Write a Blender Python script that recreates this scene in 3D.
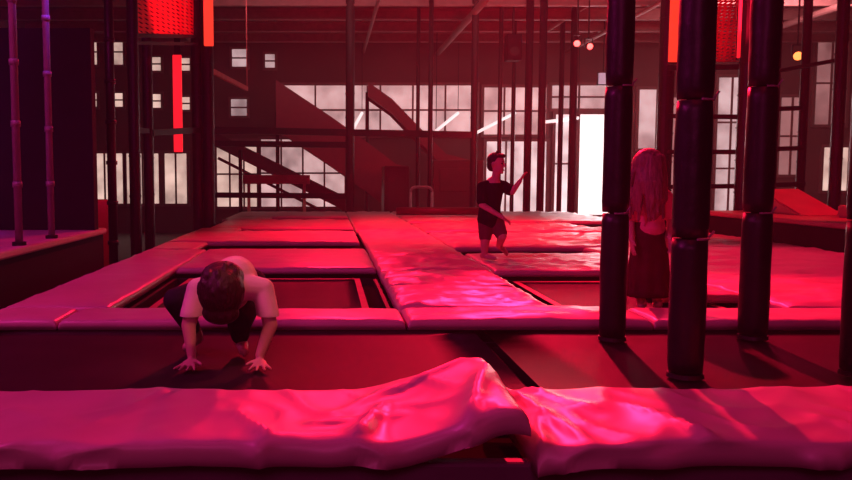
import bpy, bmesh, math, random
from mathutils import Vector, Matrix, noise
random.seed(7)
for o in list(bpy.data.objects):
    bpy.data.objects.remove(o)
SC = bpy.context.scene
COL = SC.collection
PI = math.pi

# ------------------------------------------------------------------ camera
F, CX, HY, ZC = 800.0, 328.0, 177.0, 1.9
TH = math.atan((240 - HY) / F)
cam_d = bpy.data.cameras.new('camera')
cam = bpy.data.objects.new('camera', cam_d)
COL.objects.link(cam)
cam.location = (0, 0, ZC)
cam.rotation_euler = (PI / 2 - TH, 0, 0)
cam_d.sensor_width = 36
cam_d.lens = 36 * F / 852
cam_d.shift_x = (426 - CX) / 852
cam_d.clip_end = 200
SC.camera = cam

def at(x, y, Y):
    """the point at depth Y that the photo shows at pixel (x, y)"""
    a, b = (x - CX) / F, (240 - y) / F
    d = Vector((a, math.cos(TH) + b * math.sin(TH), -math.sin(TH) + b * math.cos(TH)))
    return Vector((0, 0, ZC)) + d * (Y / d.y)

# ------------------------------------------------------------------ light
SC.view_settings.view_transform = 'Standard'
SC.view_settings.look = 'None'
SC.view_settings.gamma = 1
SC.view_settings.use_curve_mapping = False
SC.view_settings.exposure = 0.0
try:
    SC.cycles.use_denoising = True
    SC.cycles.volume_bounces = 1
    SC.cycles.max_bounces = 6
    SC.cycles.sample_clamp_indirect = 4
except Exception:
    pass
world = bpy.data.worlds.new('world')
SC.world = world
world.use_nodes = True
world.node_tree.nodes['Background'].inputs[0].default_value = (0.30, 0.03, 0.10, 1)
world.node_tree.nodes['Background'].inputs[1].default_value = 0.05

_nt = world.node_tree       # thin haze hanging in the whole hall
_vs = _nt.nodes.new('ShaderNodeVolumeScatter')
_vs.inputs['Color'].default_value = (1, .92, .92, 1)
_vs.inputs['Density'].default_value = .0034
_vs.inputs['Anisotropy'].default_value = 0
_nt.links.new(_vs.outputs[0], _nt.nodes['World Output'].inputs['Volume'])

RED = (1.0, 0.008, 0.045)
PURPLE = (0.28, 0.04, 1.0)
MAGENTA = (1.0, 0.04, 0.40)

def lamp(name, kind, loc, target, power, color, **kw):
    d = bpy.data.lights.new(name, kind)
    d.energy = power
    d.color = color
    for k, v in kw.items():
        setattr(d, k, v)
    o = bpy.data.objects.new(name, d)
    COL.objects.link(o)
    o.location = loc
    v = Vector(target) - Vector(loc)
    o.rotation_euler = v.to_track_quat('-Z', 'Y').to_euler()
    return o

lamp('red_key_spot', 'SPOT', (3.0, 12.6, 6.0), (2.5, 2.9, 1.0), 8200, RED, spot_size=.62, spot_blend=0.6, shadow_soft_size=0.08)
lamp('red_wash_spot', 'SPOT', (0.2, 15.5, 6.2), (.2, 8.8, 1.0), 2900, RED, spot_size=1.05, spot_blend=0.8, shadow_soft_size=0.2)
lamp('red_far_spot', 'SPOT', (2.0, 12.0, 6.2), (2.2, 13.2, 1.0), 3400, RED, spot_size=1.5, spot_blend=0.8, shadow_soft_size=0.2)
lamp('red_right_spot', 'SPOT', (5.2, 11.0, 6.2), (4.2, 7.4, 1.0), 1500, (1, .01, .08), spot_size=.95, spot_blend=0.8, shadow_soft_size=0.2)
lamp('magenta_left_wash', 'AREA', (-4.2, 3.6, 5.8), (-1.6, 4.0, 1.0), 155, (1, .04, .48), shape='RECTANGLE', size=1.6, size_y=1.6)
lamp('added_top_fill', 'AREA', (1.8, 3.2, 6.2), (1.6, 3.4, 1.0), 26, (1, .012, .07), shape='RECTANGLE', size=2.5, size_y=1.5)  # broad overhead fill, added to brighten the front pads
lamp('purple_tube_spot', 'SPOT', (-1.2, 6.9, 6.1), (-2.85, 7.3, 4.1), 900, PURPLE, spot_size=0.6, spot_blend=0.5, shadow_soft_size=0.1)
lamp('purple_left_spot', 'SPOT', (-3.9, 6.4, 6.3), (-3.6, 7.6, 1.3), 75, PURPLE, spot_size=0.9, spot_blend=0.6, shadow_soft_size=0.1)
lamp('magenta_front_fill', 'AREA', (-0.5, -2.0, 4.2), (0.3, 3.0, 1.0), 50, (1, .07, .40), shape='RECTANGLE', size=3.0, size_y=1.5)
lamp('added_ceiling_uplight', 'AREA', (5.5, 18.0, 3.0), (6.0, 23.5, 6.4), 170, (1, .015, .04), shape='RECTANGLE', size=4.0, size_y=1.0)  # unseen uplight, put in to redden the far ceiling
lamp('pale_hall_wash', 'AREA', (3.0, 17.5, 6.3), (4.0, 27.0, 3.5), 170, (1, .36, .38), shape='RECTANGLE', size=12.0, size_y=.6)
lamp('added_right_wash', 'AREA', (11.0, 20.0, 6.2), (13.5, 27.0, 3.2), 150, (1, .42, .42), shape='RECTANGLE', size=4.0, size_y=.6)  # added light that lifts the right part of the back wall
lamp('window_daylight', 'AREA', (8.6, 26.6, 2.9), (3.0, 10.0, 1.4), 170, (1.0, .72, .74), shape='RECTANGLE', size=2.2, size_y=3.0)
lamp('added_net_fill', 'SPOT', (-0.6, 12.0, 5.6), (-2.68, 13.4, 5.0), 420, RED, spot_size=.9, spot_blend=0.4, shadow_soft_size=0.1)  # extra light, added to brighten the left tower net
lamp('red_block_spot', 'SPOT', (-3.4, 11.8, 4.6), (-4.05, 14.0, 1.3), 160, RED, spot_size=.35, spot_blend=.5, shadow_soft_size=.1)
lamp('added_net_fill', 'SPOT', (7.0, 13.6, 4.8), (7.8, 16.0, 5.2), 160, RED, spot_size=1.0, spot_blend=0.4, shadow_soft_size=0.1)  # the same added light for the net on the right
lamp('added_platform_fill', 'SPOT', (9.0, 8.6, 5.6), (7.2, 11.4, 1.4), 1000, RED, spot_size=.7, spot_blend=.5, shadow_soft_size=.1)  # added light that brightens the sloping pads on the right platform
lamp('added_child_fill', 'SPOT', (1.2, 2.6, 5.6), (-0.40, 3.8, 1.3), 260, (1, .22, .20), spot_size=0.22, spot_blend=0.7, shadow_soft_size=0.1)  # invented lamp, put in to brighten the crouching child

# ------------------------------------------------------------------ materials
def mat(name, color, rough=0.6, spec=0.3, var=0.12, vscale=6.0, bump=0.0, bscale=40.0, metal=0.0, emit=None, estr=0.0, coat=0.0, alpha=None, mapping=None, crease=False):
    m = bpy.data.materials.new(name)
    m.use_nodes = True
    nt = m.node_tree
    b = nt.nodes['Principled BSDF']
    b.inputs['Roughness'].default_value = rough
    b.inputs['Specular IOR Level'].default_value = spec
    b.inputs['Metallic'].default_value = metal
    b.inputs['Coat Weight'].default_value = coat
    tc = nt.nodes.new('ShaderNodeTexCoord')
    mp = nt.nodes.new('ShaderNodeMapping')
    if mapping:
        mp.inputs['Scale'].default_value = mapping
    nt.links.new(tc.outputs['Object'], mp.inputs[0])
    n = nt.nodes.new('ShaderNodeTexNoise')
    n.inputs['Scale'].default_value = vscale
    n.inputs['Detail'].default_value = 3
    nt.links.new(mp.outputs[0], n.inputs['Vector'])
    r = nt.nodes.new('ShaderNodeValToRGB')
    r.color_ramp.elements[0].position = 0.3
    r.color_ramp.elements[1].position = 0.7
    r.color_ramp.elements[0].color = tuple(c * (1 - var) for c in color) + (1,)
    r.color_ramp.elements[1].color = tuple(min(1, c * (1 + var)) for c in color) + (1,)
    nt.links.new(n.outputs['Fac'], r.inputs[0])
    nt.links.new(r.outputs[0], b.inputs['Base Color'])
    if bump:
        n2 = nt.nodes.new('ShaderNodeTexNoise')
        if crease:
            n2.noise_type = 'RIDGED_MULTIFRACTAL'
            n2.inputs['Distortion'].default_value = .6
        n2.inputs['Scale'].default_value = bscale
        n2.inputs['Detail'].default_value = 4
        nt.links.new(mp.outputs[0], n2.inputs['Vector'])
        bp = nt.nodes.new('ShaderNodeBump')
        bp.inputs['Strength'].default_value = bump
        bp.inputs['Distance'].default_value = 0.02
        nt.links.new(n2.outputs['Fac'], bp.inputs['Height'])
        nt.links.new(bp.outputs[0], b.inputs['Normal'])
    if emit:
        b.inputs['Emission Color'].default_value = tuple(emit) + (1,)
        b.inputs['Emission Strength'].default_value = estr
    if alpha is not None:
        b.inputs['Alpha'].default_value = alpha
    return m

VINYL = mat('grey_pink_vinyl', (.58, .36, .39), .36, .45, .08, 3.0, .30, 2.6, crease=True)
VINYL_RED = mat('red_vinyl', (.72, .22, .24), .36, .5, .08, 3.0, .30, 2.6, crease=True)
MATBLK = mat('black_woven_bed', (.052, .030, .034), .6, .25, .25, 2.0, .06, 160.0)
WEB = mat('red_webbing', (.45, .10, .11), .6, .3)
DECKM = mat('black_deck_cover', (.018, .012, .014), 1.0, .02)
SLEEVE = mat('black_padded_sleeve', (.018, .014, .016), .42, .5, .2, 8.0, .25, 14.0)
TIE = mat('pale_plastic_tie', (.40, .34, .35), .5, .4)
STEEL = mat('dark_steel', (.016, .012, .013), .55, .3)
GREYSTEEL = mat('grey_steel', (.28, .23, .24), .45, .4)
BLACK = mat('black_fabric', (.012, .008, .012), .85, .15)
WALLM = mat('maroon_wall_paint', (.13, .075, .075), .8, .2, .1, .6)
CEILM = mat('dark_ceiling_paint', (.13, .07, .07), .8, .2, .3, .8)
PIPEM = mat('ceiling_pipe_paint', (.24, .12, .12), .6, .3)
FLOORM = mat('dark_floor', (.06, .035, .04), .6, .3, .2, 1.0)
SLIDEM = mat('maroon_slide_plastic', (.22, .04, .06), .45, .4, .06)
SLIDED = mat('dark_maroon_panel', (.07, .02, .024), .5, .4, .06)
SALMON = mat('salmon_board', (.62, .28, .24), .5, .3)
HAIRB = mat('brown_hair', (.040, .018, .014), .45, .45, .35, 60.0, .5, 90.0, mapping=(1, 1, .25))
HAIRL = mat('light_brown_hair', (.30, .17, .13), .45, .45, .3, 50.0, .5, 80.0, mapping=(1, 1, .2))
HAIRK = mat('black_hair', (.02, .010, .010), .45, .4, .3, 60.0, .4, 90.0)
SKIN = mat('skin', (.62, .38, .29), .5, .35, .06)
SHIRTP = mat('pale_pink_cotton', (.85, .70, .66), .8, .2, .06, 10, .15, 30)
SHIRTK = mat('black_cotton', (.016, .010, .012), .85, .15, .1, 10, .15, 30)
TOPPINK = mat('pink_top_cotton', (.80, .28, .34), .8, .2, .06, 10, .15, 30)
SKIRTM = mat('dark_red_cloth', (.20, .035, .055), .8, .2, .1, 10, .15, 30)
SHORTK = mat('dark_navy_cloth', (.018, .014, .028), .85, .2, .1, 10, .15, 30)
SHORTG = mat('grey_shorts_cloth', (.16, .05, .06), .85, .2, .1, 10, .15, 30)
EYEM = mat('dark_eye', (.01, .008, .008), .2, .5)
LIPM = mat('lip', (.42, .15, .13), .5, .3)
FRAMEW = mat('window_frame_paint', (.20, .13, .13), .6, .3)

def emat(name, col, s, vary=0):
    m = mat(name, (.5, .5, .5), .4, .2, .02, emit=col, estr=s)
    if vary:      # uneven brightness of the blurred rooms beyond the glass
        nt = m.node_tree
        b = nt.nodes['Principled BSDF']
        tc = nt.nodes.new('ShaderNodeTexCoord')
        n = nt.nodes.new('ShaderNodeTexNoise')
        n.inputs['Scale'].default_value = 1.3
        n.inputs['Detail'].default_value = 3
        nt.links.new(tc.outputs['Object'], n.inputs['Vector'])
        r = nt.nodes.new('ShaderNodeMapRange')
        r.inputs[1].default_value = .3
        r.inputs[2].default_value = .7
        r.inputs[3].default_value = s * (1 - vary)
        r.inputs[4].default_value = s * (1 + vary)
        nt.links.new(n.outputs['Fac'], r.inputs[0])
        nt.links.new(r.outputs[0], b.inputs['Emission Strength'])
    return m

GLASS_BRIGHT = emat('bright_daylight_glass', (1.0, .86, .86), 1.6)
GLASS_MID = emat('pale_lit_glass', (1.0, .62, .62), .55, .5)
GLASS_PALE = emat('pale_daylight_glass', (1.0, .76, .78), .85, .5)
GLASS_WARM = emat('warm_lit_glass', (1.0, .66, .56), .62, .5)
GLASS_DIM = emat('dim_lit_glass', (1.0, .45, .45), .22, .5)
GLASS_GREY = emat('grey_lit_glass', (1.0, .72, .74), .42, .5)
TUBE_W = emat('white_tube', (1, .80, .80), 1.15)
LED_RED = emat('red_led', (1.0, .012, .018), 1.1)
LED_ORANGE = emat('orange_led', (1.0, .045, .012), 1.1)
LENS_RED = emat('red_lens', (1.0, .07, .06), 5.5)
LENS_AMBER = emat('amber_lens', (1.0, .24, .05), 2.6)
SIGN_BLUE = emat('pale_blue_screen', (.45, .55, .75), .4)

def net_mat(name, color, scale):
    m = mat(name, color, .7, .2, .1)
    nt = m.node_tree
    b = nt.nodes['Principled BSDF']
    tc = nt.nodes.new('ShaderNodeTexCoord')
    mp = nt.nodes.new('ShaderNodeMapping')
    mp.inputs['Rotation'].default_value = (0, PI / 4, 0)
    nt.links.new(tc.outputs['Object'], mp.inputs[0])
    sp = nt.nodes.new('ShaderNodeSeparateXYZ')
    nt.links.new(mp.outputs[0], sp.inputs[0])
    outs = []
    for ax in ('X', 'Z'):
        mu = nt.nodes.new('ShaderNodeMath'); mu.operation = 'MULTIPLY'; mu.inputs[1].default_value = scale
        nt.links.new(sp.outputs[ax], mu.inputs[0])
        fr = nt.nodes.new('ShaderNodeMath'); fr.operation = 'FRACT'
        nt.links.new(mu.outputs[0], fr.inputs[0])
        lt = nt.nodes.new('ShaderNodeMath'); lt.operation = 'LESS_THAN'; lt.inputs[1].default_value = .62
        nt.links.new(fr.outputs[0], lt.inputs[0])
        outs.append(lt)
    mx = nt.nodes.new('ShaderNodeMath'); mx.operation = 'MAXIMUM'
    nt.links.new(outs[0].outputs[0], mx.inputs[0]); nt.links.new(outs[1].outputs[0], mx.inputs[1])
    nt.links.new(mx.outputs[0], b.inputs['Alpha'])
    return m
NETRED = net_mat('red_netting', (.85, .12, .10), 22)

# ------------------------------------------------------------------ helpers
def tag(o, label=None, cat=None, group=None, kind=None):
    if label: o['label'] = label
    if cat: o['category'] = cat
    if group: o['group'] = group
    if kind: o['kind'] = kind
    return o

def link(name, me, material, parent=None, smooth=True):
    o = bpy.data.objects.new(name, me)
    COL.objects.link(o)
    if material is not None and len(me.materials) == 0:
        me.materials.append(material)
    if smooth and len(me.polygons):
        me.polygons.foreach_set('use_smooth', [True] * len(me.polygons))
    if parent is not None:
        o.parent = parent
        o.matrix_parent_inverse = Matrix.Translation(-Vector(parent.location))
    return o

def obj(name, bm, material, parent=None, smooth=False):
    me = bpy.data.meshes.new(name)
    bm.normal_update()
    bm.to_mesh(me)
    bm.free()
    return link(name, me, material, parent, smooth)

def empty(name, loc, label, cat, group=None):
    o = bpy.data.objects.new(name, None)
    o.location = loc
    o.empty_display_size = .1
    COL.objects.link(o)
    return tag(o, label, cat, group)

def box(bm, lo, hi, bevel=0.0):
    lo, hi = Vector(lo), Vector(hi)
    r = bmesh.ops.create_cube(bm, size=1.0)
    vs = r['verts']
    for v in vs:
        v.co = Vector((lo[i] + (v.co[i] + .5) * (hi[i] - lo[i]) for i in range(3)))
    if bevel:
        es = list({e for v in vs for e in v.link_edges})
        bmesh.ops.bevel(bm, geom=es, offset=bevel, segments=2, affect='EDGES', profile=.5)
    return vs

def beam(bm, a, b, w, h, roll=0):
    a, b = Vector(a), Vector(b)
    d = b - a
    L = d.length
    q = d.to_track_quat('Y', 'Z').to_matrix().to_4x4()
    r = bmesh.ops.create_cube(bm, size=1.0)
    M = Matrix.Translation((a + b) / 2) @ q @ Matrix.Rotation(roll, 4, 'Y') @ Matrix.Diagonal((w, L, h, 1))
    bmesh.ops.transform(bm, matrix=M, verts=r['verts'])

def tube(bm, a, b, r1, r2=None, seg=14, cap=True):
    a, b = Vector(a), Vector(b)
    r2 = r1 if r2 is None else r2
    d = b - a
    M = Matrix.Translation((a + b) / 2) @ d.to_track_quat('Z', 'Y').to_matrix().to_4x4()
    bmesh.ops.create_cone(bm, cap_ends=cap, segments=seg, radius1=r1, radius2=r2, depth=d.length, matrix=M)

def polytube(bm, pts, r, seg=10):
    for a, b in zip(pts, pts[1:]):
        tube(bm, a, b, r, r, seg)
    for p in pts[1:-1]:
        bmesh.ops.create_uvsphere(bm, u_segments=seg, v_segments=6, radius=r, matrix=Matrix.Translation(p))

def B():
    return bmesh.new()

# ------------------------------------------------------------------ the setting
DZ = 1.0            # level of the trampoline beds
PT = 1.06           # top of the pads
CEIL = 6.5
BY = 27.3           # back wall
def struct(name, bm, m, parent=None):
    o = obj(name, bm, m, parent)
    if parent is None:
        o['kind'] = 'structure'
    return o

b = B(); box(b, (-9.3, -4.3, -.1), (18.3, BY + .3, 0)); struct('floor', b, FLOORM)
b = B(); box(b, (-9.3, -4.3, CEIL), (18.3, BY + .3, CEIL + .15)); struct('ceiling', b, CEILM)
b = B(); box(b, (-9.3, BY, 0), (18.3, BY + .25, CEIL)); struct('wall_back', b, WALLM)
b = B(); box(b, (-9.3, -4.3, 0), (-9.05, BY, CEIL)); struct('wall_left', b, WALLM)
b = B(); box(b, (18.05, -4.3, 0), (18.3, BY, CEIL)); struct('wall_right', b, WALLM)
b = B(); box(b, (-9.05, -4.3, 0), (18.05, -4.1, CEIL)); struct('wall_front', b, WALLM)

# windows of the back wall
nwin = 0
def window(x0, y0, x1, y1, glass, nx=1, ny=1, fw=.05, Y=BY):
    global nwin
    nwin += 1
    p, q = at(x0, y1, Y - .05), at(x1, y0, Y - .05)
    b = B(); box(b, (p.x, Y - .045, p.z), (q.x, Y - .002, q.z))
    w = struct('window_%d' % nwin, b, glass)
    f = B()
    for s in (p.x, q.x):
        box(f, (s - fw, Y - .10, p.z - fw), (s + fw, Y - .003, q.z + fw))
    for s in (p.z, q.z):
        box(f, (p.x + fw, Y - .10, s - fw), (q.x - fw, Y - .003, s + fw))
    for i in range(1, nx):
        s = p.x + (q.x - p.x) * i / nx
        box(f, (s - fw * .6, Y - .09, p.z + fw), (s + fw * .6, Y - .046, q.z - fw))
    for i in range(1, ny):
        s = p.z + (q.z - p.z) * i / ny
        box(f, (p.x + fw, Y - .088, s - fw * .6), (q.x - fw, Y - .046, s + fw * .6))
    struct('window_frame', f, FRAMEW, w)
    return w

window(283, 84, 478, 136, GLASS_MID, 6, 2)
window(482, 86, 548, 136, GLASS_MID, 3, 2)
window(550, 84, 608, 110, GLASS_GREY, 2, 2)
window(552, 113, 574, 214, GLASS_PALE, 1, 2)
window(576, 113, 612, 216, GLASS_BRIGHT, 1, 1)
window(484, 140, 548, 214, GLASS_PALE, 3, 1)
window(636, 88, 658, 150, GLASS_GREY, 1, 1)
window(664, 96, 706, 215, GLASS_DIM, 2, 2)
window(712, 76, 748, 214, GLASS_GREY, 2, 3)
window(776, 96, 806, 176, GLASS_DIM, 2, 2)
window(812, 40, 850, 126, GLASS_DIM, 2, 2)
window(820, 146, 850, 192, GLASS_WARM, 2, 1)
for x0, x1 in ((86, 124), (126, 160), (164, 188)):
    window(x0, 152, x1, 205, GLASS_WARM, 2, 1)
window(216, 140, 258, 208, GLASS_WARM, 3, 2)
window(260, 138, 346, 208, GLASS_MID, 4, 2)
for x0, y0, x1, y1 in ((86, 38, 98, 66), (86, 92, 98, 108), (112, 38, 124, 66), (112, 92, 124, 108), (150, 56, 162, 72), (150, 93, 162, 109),
                       (177, 57, 191, 72), (177, 96, 191, 111), (231, 48, 248, 68), (230, 98, 248, 117), (264, 53, 276, 69), (86, 17, 98, 29), (112, 19, 124, 33),
                       (18, 16, 38, 27), (50, 16, 78, 27)):
    window(x0, y0, x1, y1, GLASS_WARM if x0 < 200 else GLASS_GREY, 1, 2 if y1 - y0 > 14 else 1, .04)

# ceiling beams and pipes
def trim(bm, m=PIPEM):
    global ntrim
    ntrim += 1
    return struct('trim_%d' % ntrim, bm, m)
ntrim = 0
for Y in (20.6, 22.4, 24.2, 26.0):
    b = B()
    box(b, (-9, Y - .07, CEIL - .30), (18, Y + .07, CEIL - .26))
    box(b, (-9, Y - .07, CEIL - .04), (18, Y + .07, CEIL))
    box(b, (-9, Y - .015, CEIL - .26), (18, Y + .015, CEIL - .04))
    trim(b)
for X, r in ((-4.2, .07), (1.2, .05), (3.7, .09), (8.0, .06), (12.5, .09)):
    b = B(); tube(b, (X, 12, CEIL - .36 - r), (X, BY, CEIL - .36 - r), r, seg=12); trim(b)
b = B(); tube(b, at(548, 30, 23.4), at(606, -6, 21.2), .05, seg=10); trim(b)

# deck that carries the trampolines
DX0, DX1, DY0, DY1 = -2.13, 5.80, 2.52, 19.8
b = B(); box(b, (DX0 + .02, DY0 + .02, 0), (DX1 - .02, DY1, .90)); o = obj('trampoline_deck', b, DECKM); o['kind'] = 'structure'

# ------------------------------------------------------------------ pads
def rid(x, y, z=0):
    return (1 - abs(noise.noise(Vector((x, y, z))))) ** 6

def pad(name, x0, x1, y0, y1, label, group='vinyl safety pads between the trampolines', material=VINYL, zb=.992, t=.058, folds=(), fwr=0, wr=.006, seed=0, res=.06, lift=None,
        fx=1.6, fy=3.2, rot=0.0, puff=.0, r=.035, parent=None):
    W, L = x1 - x0, y1 - y0
    def axis(n0):
        off = [0, .1, .3, .6, 1.0]
        a = [r * k for k in off]
        n = max(2, int((n0 - 2 * r) / res))
        mid = [r + (n0 - 2 * r) * i / n for i in range(1, n)]
        return a + mid + [n0 - r * k for k in reversed(off)]
    xs, ys = axis(W), axis(L)
    bm = B()
    def e(d):
        d = min(1, max(0, d / r))
        return .5 + .5 * math.sqrt(max(0, 1 - (1 - d) ** 2))
    top, bot = [], []
    cx, cy = (x0 + x1) / 2, (y0 + y1) / 2
    cr, sr = math.cos(rot), math.sin(rot)
    for u in xs:
        rt, rb = [], []
        for v in ys:
            ex, ey = min(u, W - u), min(v, L - v)
            k = e(ex) * e(ey)
            fade = min(1, ex / .08 + .15) * min(1, ey / .08 + .15)
            X, Y = x0 + u, y0 + v
            w = wr * (rid(X * fx * 1.7 + .5 * Y + seed, Y * fy * 1.7 + seed * 2.3) * 1.8 + .9 * noise.noise(Vector((X * 2.1, Y * 2.6, seed))) + .5 * rid(X * 5 + seed, Y * 4 - seed))
            pf = puff * (1 - (2 * u / W - 1) ** 2) * (1 - (2 * v / L - 1) ** 2)
            # the vinyl edge is never quite straight
            jx = .008 * noise.noise(Vector((Y * 3, seed, 1.7))) * (1 if ex < r else 0)
            jy = .008 * noise.noise(Vector((X * 3, seed, 4.1))) * (1 if ey < r else 0)
            zz = zb + t * k + w * fade + pf
            zl = zb
            dz = lift(X, Y) if lift else 0
            for (ax, ay, bx, by, A, wd) in folds:
                vx, vy = bx - ax, by - ay
                q = max(0, min(1, ((X - ax) * vx + (Y - ay) * vy) / (vx * vx + vy * vy)))
                zz += 1.5 * A * math.exp(-math.hypot(X - ax - q * vx, Y - ay - q * vy) / wd) * (1 - .5 * q) * k
            if fwr and v < r * 2:
                jy -= fwr * (rid(X * 4.3, seed, zz * 12) - .3) * (1 - v / (r * 2))
            px, py = X + jx - cx, Y + jy - cy
            P = (cx + px * cr - py * sr, cy + px * sr + py * cr)
            rt.append(bm.verts.new((P[0], P[1], zz + dz)))
            rb.append(bm.verts.new((P[0], P[1], zl + dz)))
        top.append(rt); bot.append(rb)
    nx, ny = len(xs), len(ys)
    for i in range(nx - 1):
        for j in range(ny - 1):
            bm.faces.new((top[i][j], top[i + 1][j], top[i + 1][j + 1], top[i][j + 1]))
            bm.faces.new((bot[i][j], bot[i][j + 1], bot[i + 1][j + 1], bot[i + 1][j]))
    for i in range(nx - 1):
        bm.faces.new((bot[i][0], bot[i + 1][0], top[i + 1][0], top[i][0]))
        bm.faces.new((bot[i + 1][-1], bot[i][-1], top[i][-1], top[i + 1][-1]))
    for j in range(ny - 1):
        bm.faces.new((bot[0][j + 1], bot[0][j], top[0][j], top[0][j + 1]))
        bm.faces.new((bot[-1][j], bot[-1][j + 1], top[-1][j + 1], top[-1][j]))
    o = obj(name, bm, material, parent, True)
    o.data.shade_smooth() if hasattr(o.data, 'shade_smooth') else None
    return tag(o, label, 'pad', group) if parent is None else o

def sm(x):
    x = min(1, max(0, x))
    return x * x * (3 - 2 * x)

# front row: two long pads, the end of the left one curled up over the other
def lift_left(X, Y):
    v = (Y - 2.47) / .68
    k = max(0, (X - (.20 - .12 * v)) / (.43 + .12 * v))
    z = .150 * k ** 1.35
    z += .012 * (rid(X * 2.2, Y * 1.2, 3) - .3)
    if X > .50:
        z -= .05 * ((X - .50) / .13) ** 2 * (1 - .6 * v)
    return z
pad('safety_pad', -1.95, .63, 2.42, 3.11, 'long wrinkled front safety pad with its corner curled up, beside the crawling child', wr=.006, seed=1.3, res=.022, lift=lift_left, rot=.022, fx=2.6, fy=1.5, t=.074,
    fwr=.035, folds=((-.62, 3.0, -.82, 2.55, .012, .022), (.10, 2.50, .20, 2.80, .03, .022), (.24, 3.0, .02, 2.75, .016, .025), (.45, 2.48, .60, 2.95, .025, .02), (-.20, 2.48, -.32, 2.75, .02, .02),
           (-1.30, 2.5, -1.1, 2.8, .02, .03), (.25, 2.95, .55, 3.1, .018, .016), (-.05, 2.62, .25, 2.68, .016, .02)))
def lift_right(X, Y):
    k = 1 - sm((X - .56) / .22)
    return -.03 * k * (1 - (Y - 2.48) / .9) + .004 * math.sin(X * 7)
pad('safety_pad', .64, 2.6, 2.45, 3.14, 'front safety pad with a post shadow across it, lower right of the picture', wr=.008, seed=5.1, res=.022, lift=lift_right, rot=.03, fx=2.4, fy=1.4, t=.074,
    fwr=.035, folds=((.70, 3.1, .82, 2.5, .022, .02), (.78, 3.15, .95, 2.8, .016, .02), (1.20, 2.5, 1.08, 2.85, .022, .02), (.66, 2.5, .74, 2.8, .02, .018), (1.75, 2.5, 1.70, 2.7, .02, .018)))
b = B(); box(b, (DX0, DY0 - .02, .87), (DX1, DY0 + .04, .985), .012); box(b, (DX0, DY0, 0), (DX1, DY0 + .02, .87)); struct('trim_front', b, mat('purple_vinyl_fascia', (.14, .07, .12), .6, .3))

# rows and strips further back
P = pad
P('safety_pad', DX0, -1.62, 4.70, 5.17, 'short corner safety pad at the far left end of the row behind the crawling child', seed=2.2, res=.05)
P('safety_pad', -1.605, .46, 4.70, 5.17, 'long plum safety pad across the bed right behind the crawling child', seed=3.2, res=.05)
P('safety_pad', .475, 1.93, 4.70, 5.17, 'wrinkled safety pad joining the central strip, left of the tied post', seed=4.2, res=.04, wr=.009, puff=.02)
P('safety_pad', 1.945, 3.9, 4.70, 5.17, 'flat plum safety pad running behind the three padded posts', seed=6.2, res=.05)
P('safety_pad', DX0, -1.43, 5.19, 9.4, 'long side safety pad along the left edge of the deck', seed=7.2, res=.07, wr=.008)
P('safety_pad', .46, 1.47, 5.19, 6.15, 'first wrinkled pad of the central strip, nearest piece', seed=8.2, res=.035, wr=.016, fx=1.0, fy=3.0, puff=.02)
P('safety_pad', .46, 1.47, 6.17, 7.15, 'second wrinkled pad of the central strip, before the standing boy', seed=9.2, res=.035, wr=.016, fx=1.0, fy=3.0, puff=.02)
P('safety_pad', .46, 1.50, 7.17, 9.0, 'wrinkled central strip pad directly left of the boy', seed=10.2, res=.05, wr=.016, puff=.02)
P('safety_pad', .47, 1.50, 9.02, 12.6, 'central strip pad stretching away behind the boy', seed=11.2, res=.08, wr=.014)
P('safety_pad', .44, 1.50, 12.62, 19.4, 'farthest pad of the central strip, by the slide foot', seed=12.2, res=.12, wr=.02)
P('safety_pad', -1.42, .45, 7.45, 9.45, 'broad bright red pad behind the head of the crawling child', seed=13.2, res=.06, wr=.008)
P('safety_pad', DX0, .42, 10.51, 12.58, 'red pad between the two narrow dark slots, left half of deck', seed=14.2, res=.1, wr=.012)
P('safety_pad', DX0, -1.58, 9.43, 10.47, 'short side pad at the left end of the wide dark slot', seed=14.9, res=.1)
P('safety_pad', -2.0, .43, 13.4, 16.0, 'bright red pad second from the back, under the stair foot', seed=15.2, res=.12, wr=.012)
P('safety_pad', DX0, .43, 17.2, 19.6, 'rearmost pad of the left half, along the back edge', seed=16.2, res=.12, wr=.012)
P('safety_pad', DX0, -1.45, 12.62, 13.38, 'small end pad left of the thin dark slot, at deck edge', seed=16.5, res=.1)
P('safety_pad', DX0, -1.2, 16.02, 17.18, 'small end pad at the far left rear of the deck', seed=16.7, res=.1)
P('safety_pad', 1.52, 3.05, 7.25, 8.9, 'glossy red pad behind the open bed, right of the boy', seed=17.2, res=.06, wr=.010)
P('safety_pad', 3.07, DX1, 6.92, 9.6, 'wide red pad at the right edge beside the black skirt', seed=18.2, res=.08, wr=.014)
P('safety_pad', 1.52, 4.4, 9.65, 12.1, 'glossy red pad a little behind the boy, right half', seed=19.2, res=.09, wr=.018)
P('safety_pad', 4.42, DX1, 9.62, 13.5, 'far right pad seen between the middle posts', seed=19.7, res=.1, wr=.014)
P('safety_pad', 1.52, 4.4, 12.5, 14.6, 'third glossy pad back in the right half, by the glass door', seed=20.2, res=.1, wr=.02)
P('safety_pad', 1.52, DX1, 15.2, 19.4, 'rearmost wide pad in front of the bright glass door', seed=21.2, res=.12, wr=.02)
P('safety_pad', 3.02, DX1, 5.19, 6.9, 'crinkled red pad right of the third padded post', seed=22.2, res=.04, wr=.014, fx=1.4, fy=2.2, puff=.03)
P('safety_pad', 2.42, 3.0, 5.72, 6.84, 'small red pad seen between the second and third padded posts', seed=23.2, res=.05, wr=.012)
# padded roll standing along the back edge
b = B()
tube(b, (1.45, 17.0, PT + .115), (3.3, 17.0, PT + .115), .085, seg=18)
tag(obj('bolster_roll', b, SLIDED, None, True), 'long dark padded roll lying on the rear pads, left of the boy', 'pad')

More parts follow.
